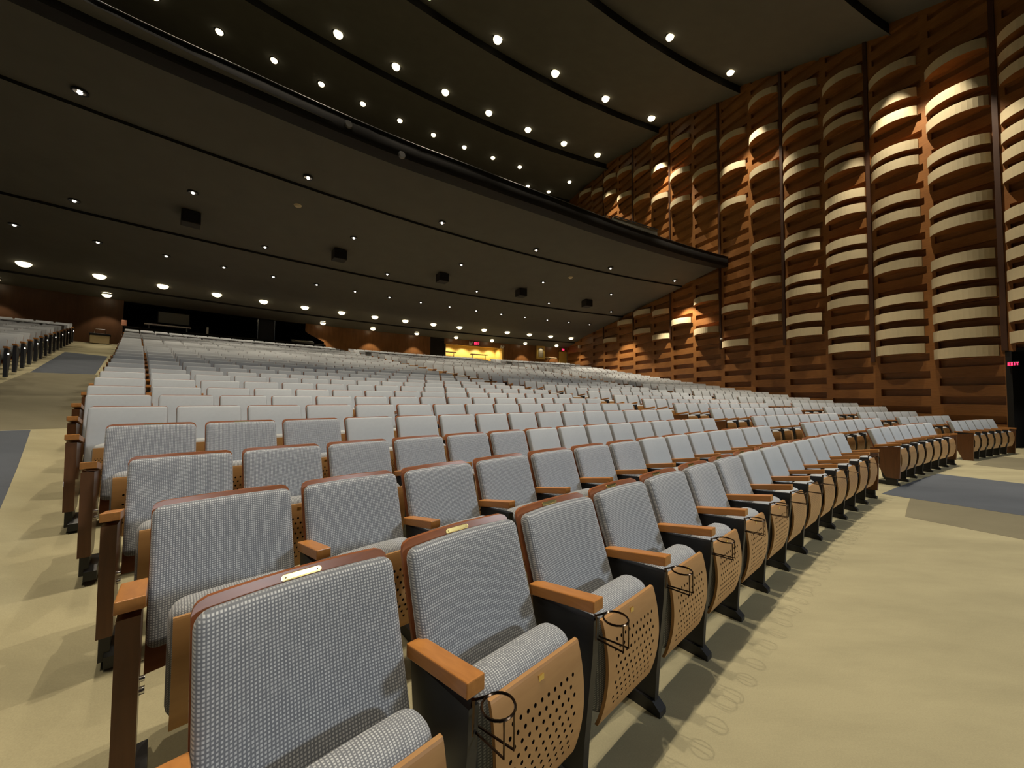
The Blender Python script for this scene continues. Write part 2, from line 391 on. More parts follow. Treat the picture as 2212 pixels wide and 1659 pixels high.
def seat_meshes(hi):
    D = {}; CL = M['cloth'] if hi else M['clothf']
    mb = MB(); mb.rbox(.241, .036, .258 if hi else .262, .034 if hi else .026, 4 if hi else 2, 3 if hi else 1, recl); D['back_cushion'] = mb.mesh('back_cushion', CL, True)
    mb = MB(); sheet(mb, .243, .33, .914, .032, .014, backfn, 10 if hi else 4, 5 if hi else 2); D['back_shell'] = mb.mesh('back_shell', M['shell'], True)
    def cu(w):
        z = .42+w[2]; th = lerp([(.21, .085), (.45, .115), (.62, .14)], z); t = (w[1]+.06)/.12
        return (w[0]+.011, -.390+t*th, z+.006*cos(w[0]/.21*pi/2)*max(0, w[2]/.2))
    mb = MB(); mb.rbox(.199, .06, .195, .052, 4 if hi else 2, 3 if hi else 1, cu); D['seat_cushion'] = mb.mesh('seat_cushion', M['cloths'] if hi else CL, True)
    mb = MB()
    if hi:
        perforated(mb); D['seat_pan'] = mb.mesh('seat_pan', [M['pan'], M['hole']], False)
    else:
        vs = []; nz = 5
        for t in (0, .013):
            for j in range(nz+1):
                z = .19+.39*j/nz
                vs += [panfn(-.215, t, z), panfn(.215, t, z)]
        k = 2*(nz+1); fs = []
        for j in range(nz):
            a = 2*j; fs += [(a, a+1, a+3, a+2), (k+a, k+a+2, k+a+3, k+a+1), (a, a+2, k+a+2, k+a), (a+1, k+a+1, k+a+3, a+3)]
        fs += [(0, k, k+1, 1), (2*nz, 2*nz+1, k+2*nz+1, k+2*nz)]
        mb.add(vs, fs); D['seat_pan'] = mb.mesh('seat_pan', M['pandots'], True)
    def sd(x, hw=.028):
        a = MB(); a.rbox(hw, .158, .021, .004, 0, 1 if hi else 0, lambda w: (w[0]+x, w[1]-.276, w[2]+.662-w[1]*.178)); a1 = a.mesh('armrest', M['arm'])
        b = MB(); b.prism([(-.425, .658), (-.42, .52), (-.385, .20), (-.375, .05), (-.25, .05), (-.20, .12), (-.15, .42), (-.125, .658)], x-.016, x+.016)
        b.v = [(p[0], p[1], p[2]-(.03+p[1]*.02 if p[2] > .6 else 0)-(max(0, p[1]+.30)*.12 if p[2] > .6 else 0)) for p in b.v]
        b1 = b.mesh('standard', M['black'])
        c = MB(); c.prism([(-.405, -.03), (-.405, .025), (-.37, .055), (-.14, .055), (-.10, .025), (-.10, -.03)], x-.028, x+.028); c1 = c.mesh('foot', M['black'])
        return a1, b1, c1
    D['armrest'], D['standard'], D['foot'] = sd(-PITCH/2+.018)
    D['armrest_r'], D['standard_r'], D['foot_r'] = sd(PITCH/2)
    D['armrest_el'] = sd(-PITCH/2-.008, .036)[0]; D['armrest_er'] = sd(PITCH/2+.008, .036)[0]
    def endp(x0, x1):
        e = MB(); e.prism([(-.428, .648), (-.425, .40), (-.41, .12), (-.25, .12), (-.07, .48), (-.06, .605)], x0, x1)
        e.prism([(-.385, .0), (-.385, .12), (-.26, .12), (-.24, .0)], x0+.008, x1-.008, 1); return e.mesh('end_panel', [M['endwood'], M['black']])
    D['end_l'] = endp(-PITCH/2-.038, -PITCH/2+.018); D['end_r'] = endp(PITCH/2-.018, PITCH/2+.038)
    for n_, sx in (('light_l', -1), ('light_r', 1)):
        e = MB(); x = sx*(PITCH/2+.040)
        e.box(x-.012, x+.012, -.30, -.25, .30, .335, 0); D[n_] = e.mesh('aisle_light', M['steplight'])
    return D
SEAT = {True: seat_meshes(True), False: seat_meshes(False)}
def cup_mesh(dx):
    mb = MB(); c = Vector((-PITCH/2+.018+dx, -.480, .652)); r = .042
    mb.tube([c+Vector((r*cos(2*pi*k/20), r*sin(2*pi*k/20), 0)) for k in range(20)], .0036, 6, True)
    for s in (-1, 1):
        x = c.x+.016*s
        mb.tube([(x, c.y-r*.92, .652), (x, c.y-r*.92, .565), (x*.5+(-PITCH/2+.018)*.5, -.41, .565)], .0034, 6)
    mb.tube([(-PITCH/2+.018, -.42, .648), (c.x, c.y+r, .652)], .0034, 6)
    mb.tube([(-PITCH/2+.018, -.418, .563), (-PITCH/2+.018, -.422, .652)], .006, 6)
    return mb.mesh('cup_holder', M['wire'], True)
CUP = cup_mesh(.034)
def plaque_mesh():
    mb = MB(); n = 8; hw, hh = .052, .0088
    pts = [(hw-hh+hh*cos(a), hh*sin(a)) for a in [rad(-90+180*i/n) for i in range(n+1)]]+[(-hw+hh+hh*cos(a), hh*sin(a)) for a in [rad(90+180*i/n) for i in range(n+1)]]
    def at(x, u, d):
        p = backfn(x, -.0005-d, .900+u*.9); return p
    k = len(pts)
    mb.add([at(x, u, .0025) for x, u in pts]+[at(x, u, -.001) for x, u in pts], [tuple(range(k))]+[((i+1) % k, i, k+i, k+(i+1) % k) for i in range(k)], 0)
    for sx in (-1, 1):
        q = [(sx*.041+.0025*cos(a), .0025*sin(a)) for a in [2*pi*i/8 for i in range(8)]]
        mb.add([at(x, u, .0032) for x, u in q], [tuple(range(8))], 1)
    rr = random.Random(9)
    for row, (x0, x1) in enumerate(((-.02, .022), (-.026, .026))):
        x = x0
        while x < x1:
            w = rr.uniform(.003, .007); u = .0026-row*.0052
            mb.add([at(x, u-.0005, .0032), at(x+w, u-.0005, .0032), at(x+w, u+.0005, .0032), at(x, u+.0005, .0032)], [(0, 1, 2, 3)], 1)
            x += w+.0022
    return mb.mesh('name_plaque', [M['brass'], M['brassink']])
PLAQ = plaque_mesh()
def numplate():
    mb = MB(); p = panfn(0, 0, .555); mb.box(.007, .029, p[1]-.003, p[1]+.002, .556, .572); return mb.mesh('number_plate', M['brass'])
NUM = numplate()
def boltmesh():
    mb = MB()
    for z, r in ((.375, .010), (.335, .013)):
        mb.tube([(-PITCH/2+.017, -.30, z), (-PITCH/2+.032, -.30, z)], r, 10)
    return mb.mesh('pivot_bolts', M['chrome'], True)
BOLT = boltmesh()

# rows: block -> (left angle, right angle) per row
A_L = [(1, 133.837), (2, 133.93), (3, 134.05), (4, 134.22), (5, 134.40), (6, 134.50), (7, 134.57), (12, 134.64), (30, 134.97)]
A_R = [(1, 124.93), (2, 125.01), (3, 125.12), (4, 125.1), (5, 125.22), (6, 125.32), (7, 125.42), (8, 125.5), (9, 125.67), (10, 125.78), (11, 126.02), (14, 126.43), (30, 127.45)]
B_L = [(1, 123.26), (4, 123.36), (6, 123.52), (9, 124.01), (13, 124.68), (30, 126.65)]
B_R = [(1, 118.55), (2, 118.21), (4, 118.14), (6, 118.28), (9, 118.53), (30, 119.1)]
C_L = [(1, 116.99), (4, 116.55), (6, 116.59), (9, 116.92), (30, 117.9)]
C_R = [(1, 113.34), (2, 112.88), (3, 112.36), (4, 112.02), (5, 111.88), (6, 111.72), (7, 111.65), (8, 111.63), (10, 111.57), (30, 111.57)]
D_L = [(1, 141.6), (30, 141.0)]
D_R = [(1, 136.35), (30, 136.25)]
NA = {1: 14, 2: 14, 3: 15, 4: 15, 5: 15, 6: 16, 7: 16}
BL = {'A': (A_L, A_R, 1), 'B': (B_L, B_R, 1), 'C': (C_L, C_R, 1), 'D': (D_L, D_R, 12)}
seats = []
for b, (tl, tr, k0) in BL.items():
    for k in range(k0, NROW+1):
        R = rowR(k); a0, a1 = lerp(tl, k), lerp(tr, k)
        arc = rad(a0-a1)*R; n = NA.get(k) if b == 'A' and k in NA else max(1, round(arc/PITCH))
        for i in range(n):
            a = a0+(a1-a0)*(i+.5)/n
            seats.append(dict(b=b, k=k, i=i, n=n, a=a, R=R, z=zrow(k), sc=arc/n/PITCH))
# camera frame test, to keep as single things the 300 that show largest
F_PX, PITCH_C, ROLL_C = 789.876, .0373084, .0082073
CAMZ = 1.4105
def project(p):
    x, y, z = p.x, p.y, p.z-CAMZ
    c, s = cos(PITCH_C), sin(PITCH_C); d = y*c+z*s; u = -y*s+z*c
    if d < .05: return None
    px, py = F_PX*x/d, -F_PX*u/d; cr, sr = cos(ROLL_C), sin(ROLL_C)
    return 1106+px*cr-py*sr, 829.5+px*sr+py*cr, d
for s in seats:
    p = P(s['R'], s['a'], s['z']+.75); q = project(p)
    s['vis'] = q is not None and -60 < q[0] < 2270 and -60 < q[1] < 1800
    s['d'] = p.length
order = sorted([s for s in seats if s['vis']], key=lambda s: s['d']*(1.25 if s['b'] in 'D' else 1.0))
single = order[:300]; sid = {id(s) for s in single}
rest = [s for s in seats if id(s) not in sid and (s['vis'] or s['b'] == 'D')]
BLOCK = {'A': 'the long left block', 'B': 'the middle block', 'C': 'the block by the side wall', 'D': 'the block beyond the left aisle'}
ROWN = lambda k: 'the front row' if k == 1 else ORD[k]+' row'
def seat_label(s):
    b, k, i, n = s['b'], s['k'], s['i'], s['n']
    row = 'front row' if k == 1 else ORD[k]+' row'
    if i == 0: pos = 'leftmost'
    elif i == n-1: pos = 'rightmost'
    else: pos = ORD[i+1]+' from left'
    pl = {'A': 'long left block', 'B': 'middle block', 'C': 'wall-side block', 'D': 'far-left block'}[b]
    pre = 'grey seat with brass plaque' if (b == 'A' and ((k == 1 and i < 9) or (k == 4 and i < 2))) else 'grey tip-up theatre seat'
    return '%s, %s in %s of %s' % (pre, pos, row, pl)
for s in single:
    hi = s['d'] < 4.2
    D = SEAT[hi]
    t = thing('theatre_seat', seat_label(s), 'seat', P(s['R'], s['a'], s['z']), rad(s['a']-90), 'grey tip-up seats in rows')
    t.scale = (s['sc'], 1, 1)
    parts = ['back_cushion', 'back_shell', 'seat_cushion', 'seat_pan', 'armrest', 'standard', 'foot']
    first, last = s['i'] == 0, s['i'] == s['n']-1
    pr = {n_: link(n_, D[n_ if not (first and n_ == 'armrest') else 'armrest_el'], t) for n_ in parts if not (first and n_ == 'standard' and not s['k'] == 1)}
    if last:
        for n_, m_ in (('armrest', 'armrest_er'), ('foot', 'foot_r')): link(n_, D[m_], t)
        e = link('end_panel', D['end_r'], t)
        if s['b'] == 'D': link('aisle_light', D['light_r'], e)
    if first:
        e = link('end_panel', D['end_l'], t)
        if hi: link('pivot_bolts', BOLT, e)['label'] = 'bright chrome bolts'
        if s['b'] in 'AD' and s['k'] > 4: link('aisle_light', D['light_l'], e)
    if s['k'] == 1 and s['b'] == 'A': link('cup_holder', CUP, pr['standard'])
    if s['b'] == 'A' and ((s['k'] == 1 and s['i'] < 9) or (s['k'] == 4 and s['i'] < 2)): link('name_plaque', PLAQ, pr['back_shell'])['label'] = 'engraved brass plaque'
    if hi: link('number_plate', NUM, pr['seat_pan'])['label'] = 'small brass seat number tab'
# the remaining far seats as one object
def far_template():
    mb = MB()
    mb.rbox(.242, .036, .266, .018, 1, 0, recl, 0)
    sheet(mb, .243, .33, .911, .03, .012, backfn, 1, 1, 1)
    mb.rbox(.203, .06, .195, .04, 0, 0, lambda w: (w[0], -.390+(w[1]+.06)/.12*(.11+.2*w[2]), .42+w[2]), 0)
    a, b = [panfn(-.215, 0, .19+.13*j) for j in range(4)], [panfn(.215, 0, .19+.13*j) for j in range(4)]
    for j in range(3): mb.quad(a[j], b[j], b[j+1], a[j+1], 2)
    mb.box(-.252-.028, -.252+.028, -.434, -.118, .635, .682, 3)
    mb.prism([(-.425, .658), (-.38, .0), (-.25, .0), (-.15, .42), (-.125, .658)], -.286, -.254, 4)
    return mb
FT = far_template()
def end_extra(sx, lit, pm=5):
    mb = MB(); x0, x1 = sorted((sx*.255, sx*.31))
    mb.prism([(-.428, .648), (-.41, .0), (-.25, .0), (-.07, .48), (-.06, .605)], x0, x1, pm)
    if sx > 0: mb.box(.27-.03, .27+.04, -.44, -.124, .658, .70, 3)
    if lit: mb.box(sx*.318-.010, sx*.318+.010, -.432, -.40, .51, .54, 6)
    return mb
EX = {(sx, l): end_extra(sx, l, 4 if (sx == 1 and l) else 5) for sx in (-1, 1) for l in (0, 1)}  # right-hand ends with aisle lights use black, their shade put into the colour
DEX = end_extra(1, 0, 4)  # other far-left block ends, wood blackened to paint in their shade
big = MB()
def stamp(T, mat):
    big.add([mat @ Vector(v) for v in T.v], T.f); big.m[-len(T.f):] = T.m
for s in rest:
    mat = Matrix.Translation(P(s['R'], s['a'], s['z'])) @ Matrix.Rotation(rad(s['a']-90), 4, 'Z') @ Matrix.Diagonal((s['sc'], 1, 1, 1))
    stamp(FT, mat)
    if s['i'] == 0: stamp(EX[(-1, 1 if s['b'] in 'A' else 0)], mat)
    if s['i'] == s['n']-1: stamp(EX[(1, 1 if s['b'] == 'D' and s['k'] % 2 == 0 else 0)] if s['b'] != 'D' or s['k'] % 2 == 0 else DEX, mat)
tag(big.build('theatre_seats', [M['clothf'], M['shell'], M['pan'], M['arm'], M['black'], M['endwood'], M['steplight']], None, True),
    'all the further rows of grey seats receding to the rear wall', 'seats', None, 'stuff')

# ------------------------------------------------------------------ right wall of staggered wood courses
RB = [43.8, 45.43, 47.05, 48.67, 50.29, 51.84, 53.41, 55.08, 56.73, 58.44, 60.31, 62.07, 63.76, 65.67, 67.52, 69.38, 71.11, 73.19, 75.4]
COURSE = .622
REFL = {2: [3.19, 3.84, 4.47, 5.09, 5.73, 6.32, 6.96, 8.2, 8.82, 9.45, 10.09, 11.33, 11.95, 12.6],
 3: [2.84, 3.45, 4.07, 4.71, 5.31, 5.93, 7.17, 7.8, 9.03, 9.65, 10.9, 11.55, 12.81],
 4: [3.11, 3.72, 4.33, 4.95, 6.21, 6.82, 8.03, 8.68, 9.95, 10.53, 11.77, 12.47, 13.65],
 5: [3.38, 4.01, 5.23, 5.85, 7.09, 7.68, 8.96, 9.58, 10.82, 11.45, 12.73, 13.32, 14.65],
 6: [4.26, 4.88, 6.12, 6.73, 7.99, 8.6, 9.87, 10.47, 11.72, 12.36, 13.58, 14.25, 15.43],
 7: [5.17, 7.04, 8.92, 10.87, 12.71, 14.6, 16.44], 8: [4.23, 6.11, 11.85, 13.72, 15.51],
 9: [5.21, 7.03, 12.77, 14.59, 16.55], 10: [6.09, 13.74, 15.56, 17.68], 11: [5.38, 7.02, 14.84, 16.89, 18.67],
 12: [6.04, 7.39, 15.67, 17.71], 13: [7.03, 16.87, 18.82], 14: [5.93, 17.95, 19.32], 15: [19.1], 16: [20.0]}
PHASE = {}
for c in range(len(RB)-1):
    PHASE[c] = (REFL[c][0] if c in REFL else 3.0+.31*(c % 2))-.02
wall = MB(); DOOR_TOP = 2.95
for c in range(len(RB)-1):
    Ra, Rb = RB[c], RB[c+1]
    zc = zceil((Ra+Rb)/2)+.6; zb = zfl(Ra)-.1
    if c <= 2: zb = DOOR_TOP                                # the passage beside the stage
    n0 = int(math.floor((zb-PHASE[c])/COURSE)); z = PHASE[c]+n0*COURSE
    la, lb = Ra+.02, Rb-.20                                  # recess span; flush pier at the far end
    while z < zc:
        z0, z1, z2 = z, z+.36, z+COURSE
        a0 = max(z0, zb); a1 = max(z1, zb); a2 = max(z2, zb)
        if a1 > a0: wall.quad(WP(Ra, a0), WP(Rb, a0), WP(Rb, a1), WP(Ra, a1))
        if a2 > a1:
            d = -.14
            wall.quad(WP(la, a1), WP(lb, a1), WP(lb, a1, d), WP(la, a1, d))
            wall.quad(WP(la, a1, d), WP(lb, a1, d), WP(lb, a2, d), WP(la, a2, d))
            wall.quad(WP(la, a2, d), WP(lb, a2, d), WP(lb, a2), WP(la, a2))
            wall.quad(WP(lb, a1), WP(Rb, a1), WP(Rb, a2), WP(lb, a2)); wall.quad(WP(Ra, a1), WP(la, a1), WP(la, a2), WP(Ra, a2))
            wall.quad(WP(lb, a1), WP(lb, a2), WP(lb, a2, d), WP(lb, a1, d)); wall.quad(WP(la, a1), WP(la, a1, d), WP(la, a2, d), WP(la, a2))
        z += COURSE
# the passage beside the stage: dark jambs and back
struct(wall.build('wall_right', M['wallwood']))
mb = MB()
r0, r1 = RB[0], RB[3]-.12
def wbox(mb, Ra, Rb, d0, d1, z0, z1, mi=0):
    vs = [WP(R, z, d) for z in (z0, z1) for d in (d0, d1) for R in (Ra, Rb)]
    mb.add(vs, [(0, 2, 3, 1), (4, 5, 7, 6), (0, 1, 5, 4), (2, 6, 7, 3), (0, 4, 6, 2), (1, 3, 7, 5)], mi)
wbox(mb, RB[0], RB[3], -3.2, -3.1, 0, DOOR_TOP); wbox(mb, r1, RB[3], -3.1, 0.02, 0, DOOR_TOP+.02); wbox(mb, RB[0], RB[3], -3.1, -.02, DOOR_TOP, DOOR_TOP+.1)
struct(mb.build('door_1', M['dark']))
mb = MB(); mb.quad(WP(RB[0], 0.004, -3.1), WP(r1, 0.004, -3.1), WP(r1, 0.004, .3), WP(RB[0], 0.004, .3)); struct(mb.build('floor_passage', M['carpet']))
# thin dark battens at every second joint
ti = 0
for c in (3, 5, 7, 9, 11, 13, 15):
    R = RB[c]; mb = MB(); zl = {3: 3.0, 5: 2.9, 7: 4.0, 9: 4.2, 11: 5.3, 13: 5.8, 15: 6.0}[c]
    wbox(mb, R-.06, R+.06, -.02, .05, zl, zceil(R)+.1); ti += 1
    struct(mb.build('trim_%d' % ti, M['fin']))
# reflectors
def reflector_mesh(w, sag=.40, h=.345):
    mb = MB(); n = 14; hw = w/2
    pts = [(-hw, 0)]
    rad_ = (hw*hw+sag*sag)/(2*sag); a = math.asin(min(1, hw/rad_))
    arc = [(rad_*sin(-a+2*a*i/n), .07+rad_*cos(-a+2*a*i/n)-(rad_-sag)) for i in range(n+1)]
    poly = [(-hw, .002)]+arc+[(hw, .002)]; k = len(poly)
    vs = [(x, y, 0) for x, y in poly]+[(x, y, h) for x, y in poly]
    for i in range(k-1):
        mb.add([vs[i], vs[i+1], vs[k+i+1], vs[k+i]], [(0, 3, 2, 1)], 0)
    mb.add(vs[:k], [tuple(range(k))], 1); mb.add(vs[k:], [tuple(reversed(range(k)))], 1)
    mb.add([vs[0], vs[k-1], vs[2*k-1], vs[k]], [(0, 1, 2, 3)], 1)
    return mb.mesh('acoustic_reflector', [M['cream'], M['wallwood']])
wrz = math.atan2(-wd.y, -wd.x)                                # local +x runs towards the stage, +y into the hall
for c, zs in REFL.items():
    Ra, Rb = RB[c], RB[c+1]; me = reflector_mesh(Rb-Ra-.22)
    for j, z in enumerate(zs):
        o = link('acoustic_reflector', me, None, WP((Ra+Rb)/2-.09, z, 0))
        o.matrix_world = Matrix.Translation(WP((Ra+Rb)/2+.0, z, 0)) @ Matrix(((-wd.x, wn.x, 0, 0), (-wd.y, wn.y, 0, 0), (0, 0, 1, 0), (0, 0, 0, 1)))
        pos = 'lowest' if j == 0 else ('topmost' if j == len(zs)-1 else ORD[j+1]+' from bottom')
        if len(zs) == 1: pos = 'only one'
        tag(o, 'cream curved reflector, %s in the %s wood column counting from stage doorway' % (pos, ORD[c-1]), 'reflector', 'curved reflectors on the side wall')

# ------------------------------------------------------------------ ceilings
mb = MB(); AL, AH = 111.0, 152
for (ra, za), (rb_, zb_) in zip(STEP, STEP[1:]):
    ringgrid(mb, [ra+(rb_-ra)*i/4 for i in range(5)], AL, AH, 1.0, lambda R: za+(zb_+DROP-za)*(R-ra)/(rb_-ra), up=False)
    n = 41
    for i in range(n):
        a, b = AL+(AH-AL)*i/n, AL+(AH-AL)*(i+1)/n
        mb.quad(P(rb_, a, zb_), P(rb_, b, zb_), P(rb_, b, zb_+DROP), P(rb_, a, zb_+DROP), 1)
struct(mb.build('ceiling', [M['ceil'], M['dark']]))
# balcony: soffit in three stepped bands, fascia, rail, raked deck
mb = MB(); bands = [57.9, 61.15, 66.85, 74.0, 75.6]; AW = 111.2
for i, (ra, rb_) in enumerate(zip(bands, bands[1:])):
    ringgrid(mb, [ra+(rb_-ra)*q/4 for q in range(5)], AW, AH, 1.0, lambda R: zsof(R)+(.09 if i % 1 == 0 else 0)*(R-ra)/(rb_-ra), up=False)
    if i < 3:
        for q in range(41):
            a, b = AW+(AH-AW)*q/41, AW+(AH-AW)*(q+1)/41
            mb.quad(P(rb_, a, zsof(rb_)), P(rb_, b, zsof(rb_)), P(rb_, b, zsof(rb_)+.09), P(rb_, a, zsof(rb_)+.09), 1)
struct(mb.build('ceiling_balcony', [M['sofit'], M['dark']]))
FT0, FT1 = 8.72, 9.25
FR = [(111, 57.95), (112, 57.9), (117, 57.6), (122.6, 57.4), (126.7, 57.57), (129, 57.8), (130.7, 57.9), (133.1, 58.02), (134.5, 58.2), (152, 58.3)]
def fr(a): return (lerp(FR, a-.8)+lerp(FR, a)+lerp(FR, a+.8))/3
mb = MB(); n = 60
prof = [(.75, FT0+.14), (.25, FT0+.02), (.03, FT0), (.0, FT0+.06), (.0, FT1-.05), (.02, FT1), (.25, FT1+.02), (.28, FT1-.3), (.6, 8.98)]
vs = [P(fr(AW+(AH-AW)*i/n)+R, AW+(AH-AW)*i/n, z) for R, z in prof for i in range(n+1)]; fs = []
for j in range(len(prof)-1):
    for i in range(n): fs.append((j*(n+1)+i, (j+1)*(n+1)+i, (j+1)*(n+1)+i+1, j*(n+1)+i+1))
mb.add(vs, fs)
fas = tag(mb.build('balcony_front', M['dark'], None, True), 'long black curved balcony front sweeping across the hall', 'balcony front')
mb = MB(); mb.tube([P(fr(AW+(AH-AW)*i/90)+.0, AW+(AH-AW)*i/90, FT1+.015) for i in range(91)], .022, 6); mb.build('edge_rail', M['rail'], fas, True)
mb = MB(); ringgrid(mb, [58.3, 66, 76], AW, AH, 1.0, lambda R: 9.0+(R-58.3)*.32); struct(mb.build('floor_balcony', M['taupe']))
mb = MB(); 
for q in range(41):
    a, b = AW+(AH-AW)*q/41, AW+(AH-AW)*(q+1)/41
    mb.quad(P(80.9, a, 10), P(80.9, b, 10), P(80.9, b, 22), P(80.9, a, 22)); 
struct(mb.build('wall_upper', M['dark']))
# two round caps on the balcony front
for (a, z, lab) in ((130.35, 9.02, 'small round grey cap on balcony front, the left one of two'), (128.85, 8.76, 'small round grey cap on balcony front, right and lower of two')):
    mb = MB(); mb.lathe([(.0, -.04), (.09, -.04), (.11, 0), (.10, .05)], 14)
    o = mb.build('fascia_cap', M['grey'], None, True); R_ = fr(a)-.03
    o.matrix_world = Matrix.Translation(P(R_, a, z)) @ Matrix.Rotation(rad(a), 4, 'Z') @ Matrix.Rotation(rad(90), 4, 'Y')
    tag(o, lab, 'cap', 'round caps on the balcony front')
# equipment case standing on the balcony edge near the side wall
t = thing('equipment_case', 'dark flat equipment case standing on the balcony edge near the wood wall', 'case', P(57.95, 117.85, FT1+.02), rad(117.85-90))
mb = MB(); mb.rbox(1.42, .16, .19, .02, 0, 1, lambda w: (w[0], w[1], w[2]+.21)); mb.build('body', M['screen'], t)
mb = MB()
for z in (.07, .43): mb.box(-1.44, 1.44, -.18, -.155, z-.025, z+.025)
mb.build('edge_strip', M['grille'], t)
mb = MB()
for x in (-1.9, -1.72, -1.5): mb.tube([(x, -.1, -.02), (x, -.1, .36), (x+.12, .12, .42)], .016, 6)
mb.tube([(-1.95, -.1, .36), (-1.45, -.1, .40)], .014, 6); mb.build('bracket', M['rail'], t)

# ------------------------------------------------------------------ rear wall under the balcony
RW = 75.5
def arcwall(mb, R0, a0, a1, z0, z1, th=.12, mi=0, da=.6):
    n = max(1, int(math.ceil(abs(a1-a0)/da)))
    A = [a0+(a1-a0)*i/n for i in range(n+1)]
    vs = [P(R, a, z) for R in (R0, R0+th) for z in (z0, z1) for a in A]; k = n+1; fs = []
    for i in range(n):
        fs += [(i, i+1, k+i+1, k+i), (2*k+i, 3*k+i, 3*k+i+1, 2*k+i+1), (k+i, k+i+1, 3*k+i+1, 3*k+i), (i, 2*k+i, 2*k+i+1, i+1)]
    fs += [(0, k, 3*k, 2*k), (n, 2*k+n, 3*k+n, k+n)]
    mb.add(vs, fs, mi)
ZB, ZT = 3.6, 6.40
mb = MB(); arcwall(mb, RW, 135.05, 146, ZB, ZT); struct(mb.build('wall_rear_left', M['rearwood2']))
# wood wall beside the booth, its lower corner cut on a slant
mb = MB(); arcwall(mb, RW, 121.65, 127.63, ZB, ZT)
e0, e1 = 127.63, 128.53
vs = [P(R, a, z) for R in (RW, RW+.12) for a, z in ((e0, ZB), (e0, 5.22), (128.41, 5.72), (e1, 5.85), (e1, ZT), (e0, ZT))]
mb.add(vs, [(0, 1, 5), (1, 2, 3, 4, 5), (6, 11, 7), (7, 11, 10, 9, 8), (1, 7, 8, 2), (2, 8, 9, 3), (3, 9, 10, 4)])
arcwall(mb, RW, 113.95, 116.45, ZB, ZT); arcwall(mb, RW, 112.02, 113.95, ZB, ZT)
arcwall(mb, RW, 111.2, 112.02, 6.0, ZT)
struct(mb.build('wall_rear', M['rearwood']))
mb = MB(); arcwall(mb, RW+.02, 120.72, 121.65, ZB, ZT); arcwall(mb, RW+4.5, 127, 136, 3, 7); 
arcwall(mb, RW+.3, 127.2, 127.3, 3, 7); arcwall(mb, RW+.02, 126.9, 136, 6.42, 6.6, 4.5)
struct(mb.build('wall_booth', M['dark']))
mb = MB(); ringgrid(mb, [RW, RW+2.2, RW+4.6], 127, 135.6, 1, lambda R: 4.2); struct(mb.build('floor_booth', M['dark']))
# booth front and what stands on it
bf = tag(link('booth_front', None), 'black control booth counter behind the last row of the long left block', 'booth')
mb = MB(); arcwall(mb, RW-.55, 127.63, 135.0, ZB-.3, 4.92, .08); mb.build('front_panel', M['dark'], bf)
mb = MB(); arcwall(mb, RW-.6, 127.63, 135.0, 4.92, 4.97, .75); mb.build('counter_top', M['grille'], bf)
def at(R, a, z): return dict(loc=P(R, a, z), rz=rad(a-90))
q = at(RW-.2, 133.72, 4.97)
t = thing('mixing_console', 'slim pale mixing console on black booth counter', 'console', q['loc'], q['rz'])
mb = MB(); mb.box(-.95, .95, -.28, .25, .22, .29); mb.build('work_surface', M['white'], t)
mb = MB(); mb.box(-.8, -.74, -.2, .2, 0, .22); mb.build('leg', M['grey'], t)
mb = MB(); mb.box(.74, .8, -.2, .2, 0, .22); mb.build('leg', M['grey'], t)
q = at(RW+.35, 133.55, 4.2)
t = thing('monitor', 'dull grey display screen standing behind the mixing console', 'monitor', q['loc'], q['rz'])
mb = MB(); mb.rbox(.68, .04, .34, .02, 0, 1, lambda w: (w[0], w[1], w[2]+1.58)); mb.build('case', M['black'], t)
mb = MB(); mb.box(-.64, .64, -.046, -.038, 1.28, 1.88); mb.build('screen', M['screen'], t)
mb = MB(); mb.lathe([(.16, 0), (.16, .02), (.03, .04), (.03, 1.28)], 12); mb.build('stand', M['black'], t)
q = at(RW-.45, 132.45, 5.15); mb = MB(); mb.rbox(.05, .04, .20, .02, 0, 1)
o = mb.build('paper_tube', M['white']); o.location = q['loc']+Vector((0, 0, .025)); o.rotation_euler = (0, 0, q['rz']); tag(o, 'small upright white tube standing on the black booth counter', 'tube')
q = at(RW+.6, 130.2, 4.2)
t = thing('equipment_rack', 'black equipment rack with bright metal uprights in the dark booth', 'rack', q['loc'], q['rz'])
mb = MB(); mb.box(-.42, .42, -.3, .3, .05, 2.85); mb.build('cabinet', M['black'], t)
for x in (-.46, .46):
    mb = MB(); mb.box(x-.02, x+.02, -.34, -.29, .05, 3.15); mb.build('upright', M['chrome'], t)
mb = MB(); mb.box(-.46, .46, -.34, -.3, 2.87, 2.92); mb.build('top_bar', M['chrome'], t)
q = at(RW-.2, 128.6, 4.97)
t = thing('lighting_desk', 'low dark lighting desk with shiny edge at right end of booth', 'console', q['loc'], q['rz'])
mb = MB(); mb.prism([(-.3, 0), (.3, 0), (.3, .26), (-.3, .10)], -.75, .55); mb.build('desk_body', M['screen'], t)
mb = MB(); mb.tube([(-.75, -.3, .12), (.55, -.3, .12)], .02, 6); mb.build('front_edge', M['chrome'], t)
q = at(RW-.35, 135.0, 5.15); mb = MB(); mb.rbox(.10, .06, .15, .02, 0, 1)
o = mb.build('wall_box', plain('salmon_paint', (.55, .25, .15), .6)); o.location = q['loc']; o.rotation_euler = (0, 0, q['rz']); tag(o, 'small salmon box at the left corner of the booth', 'box')
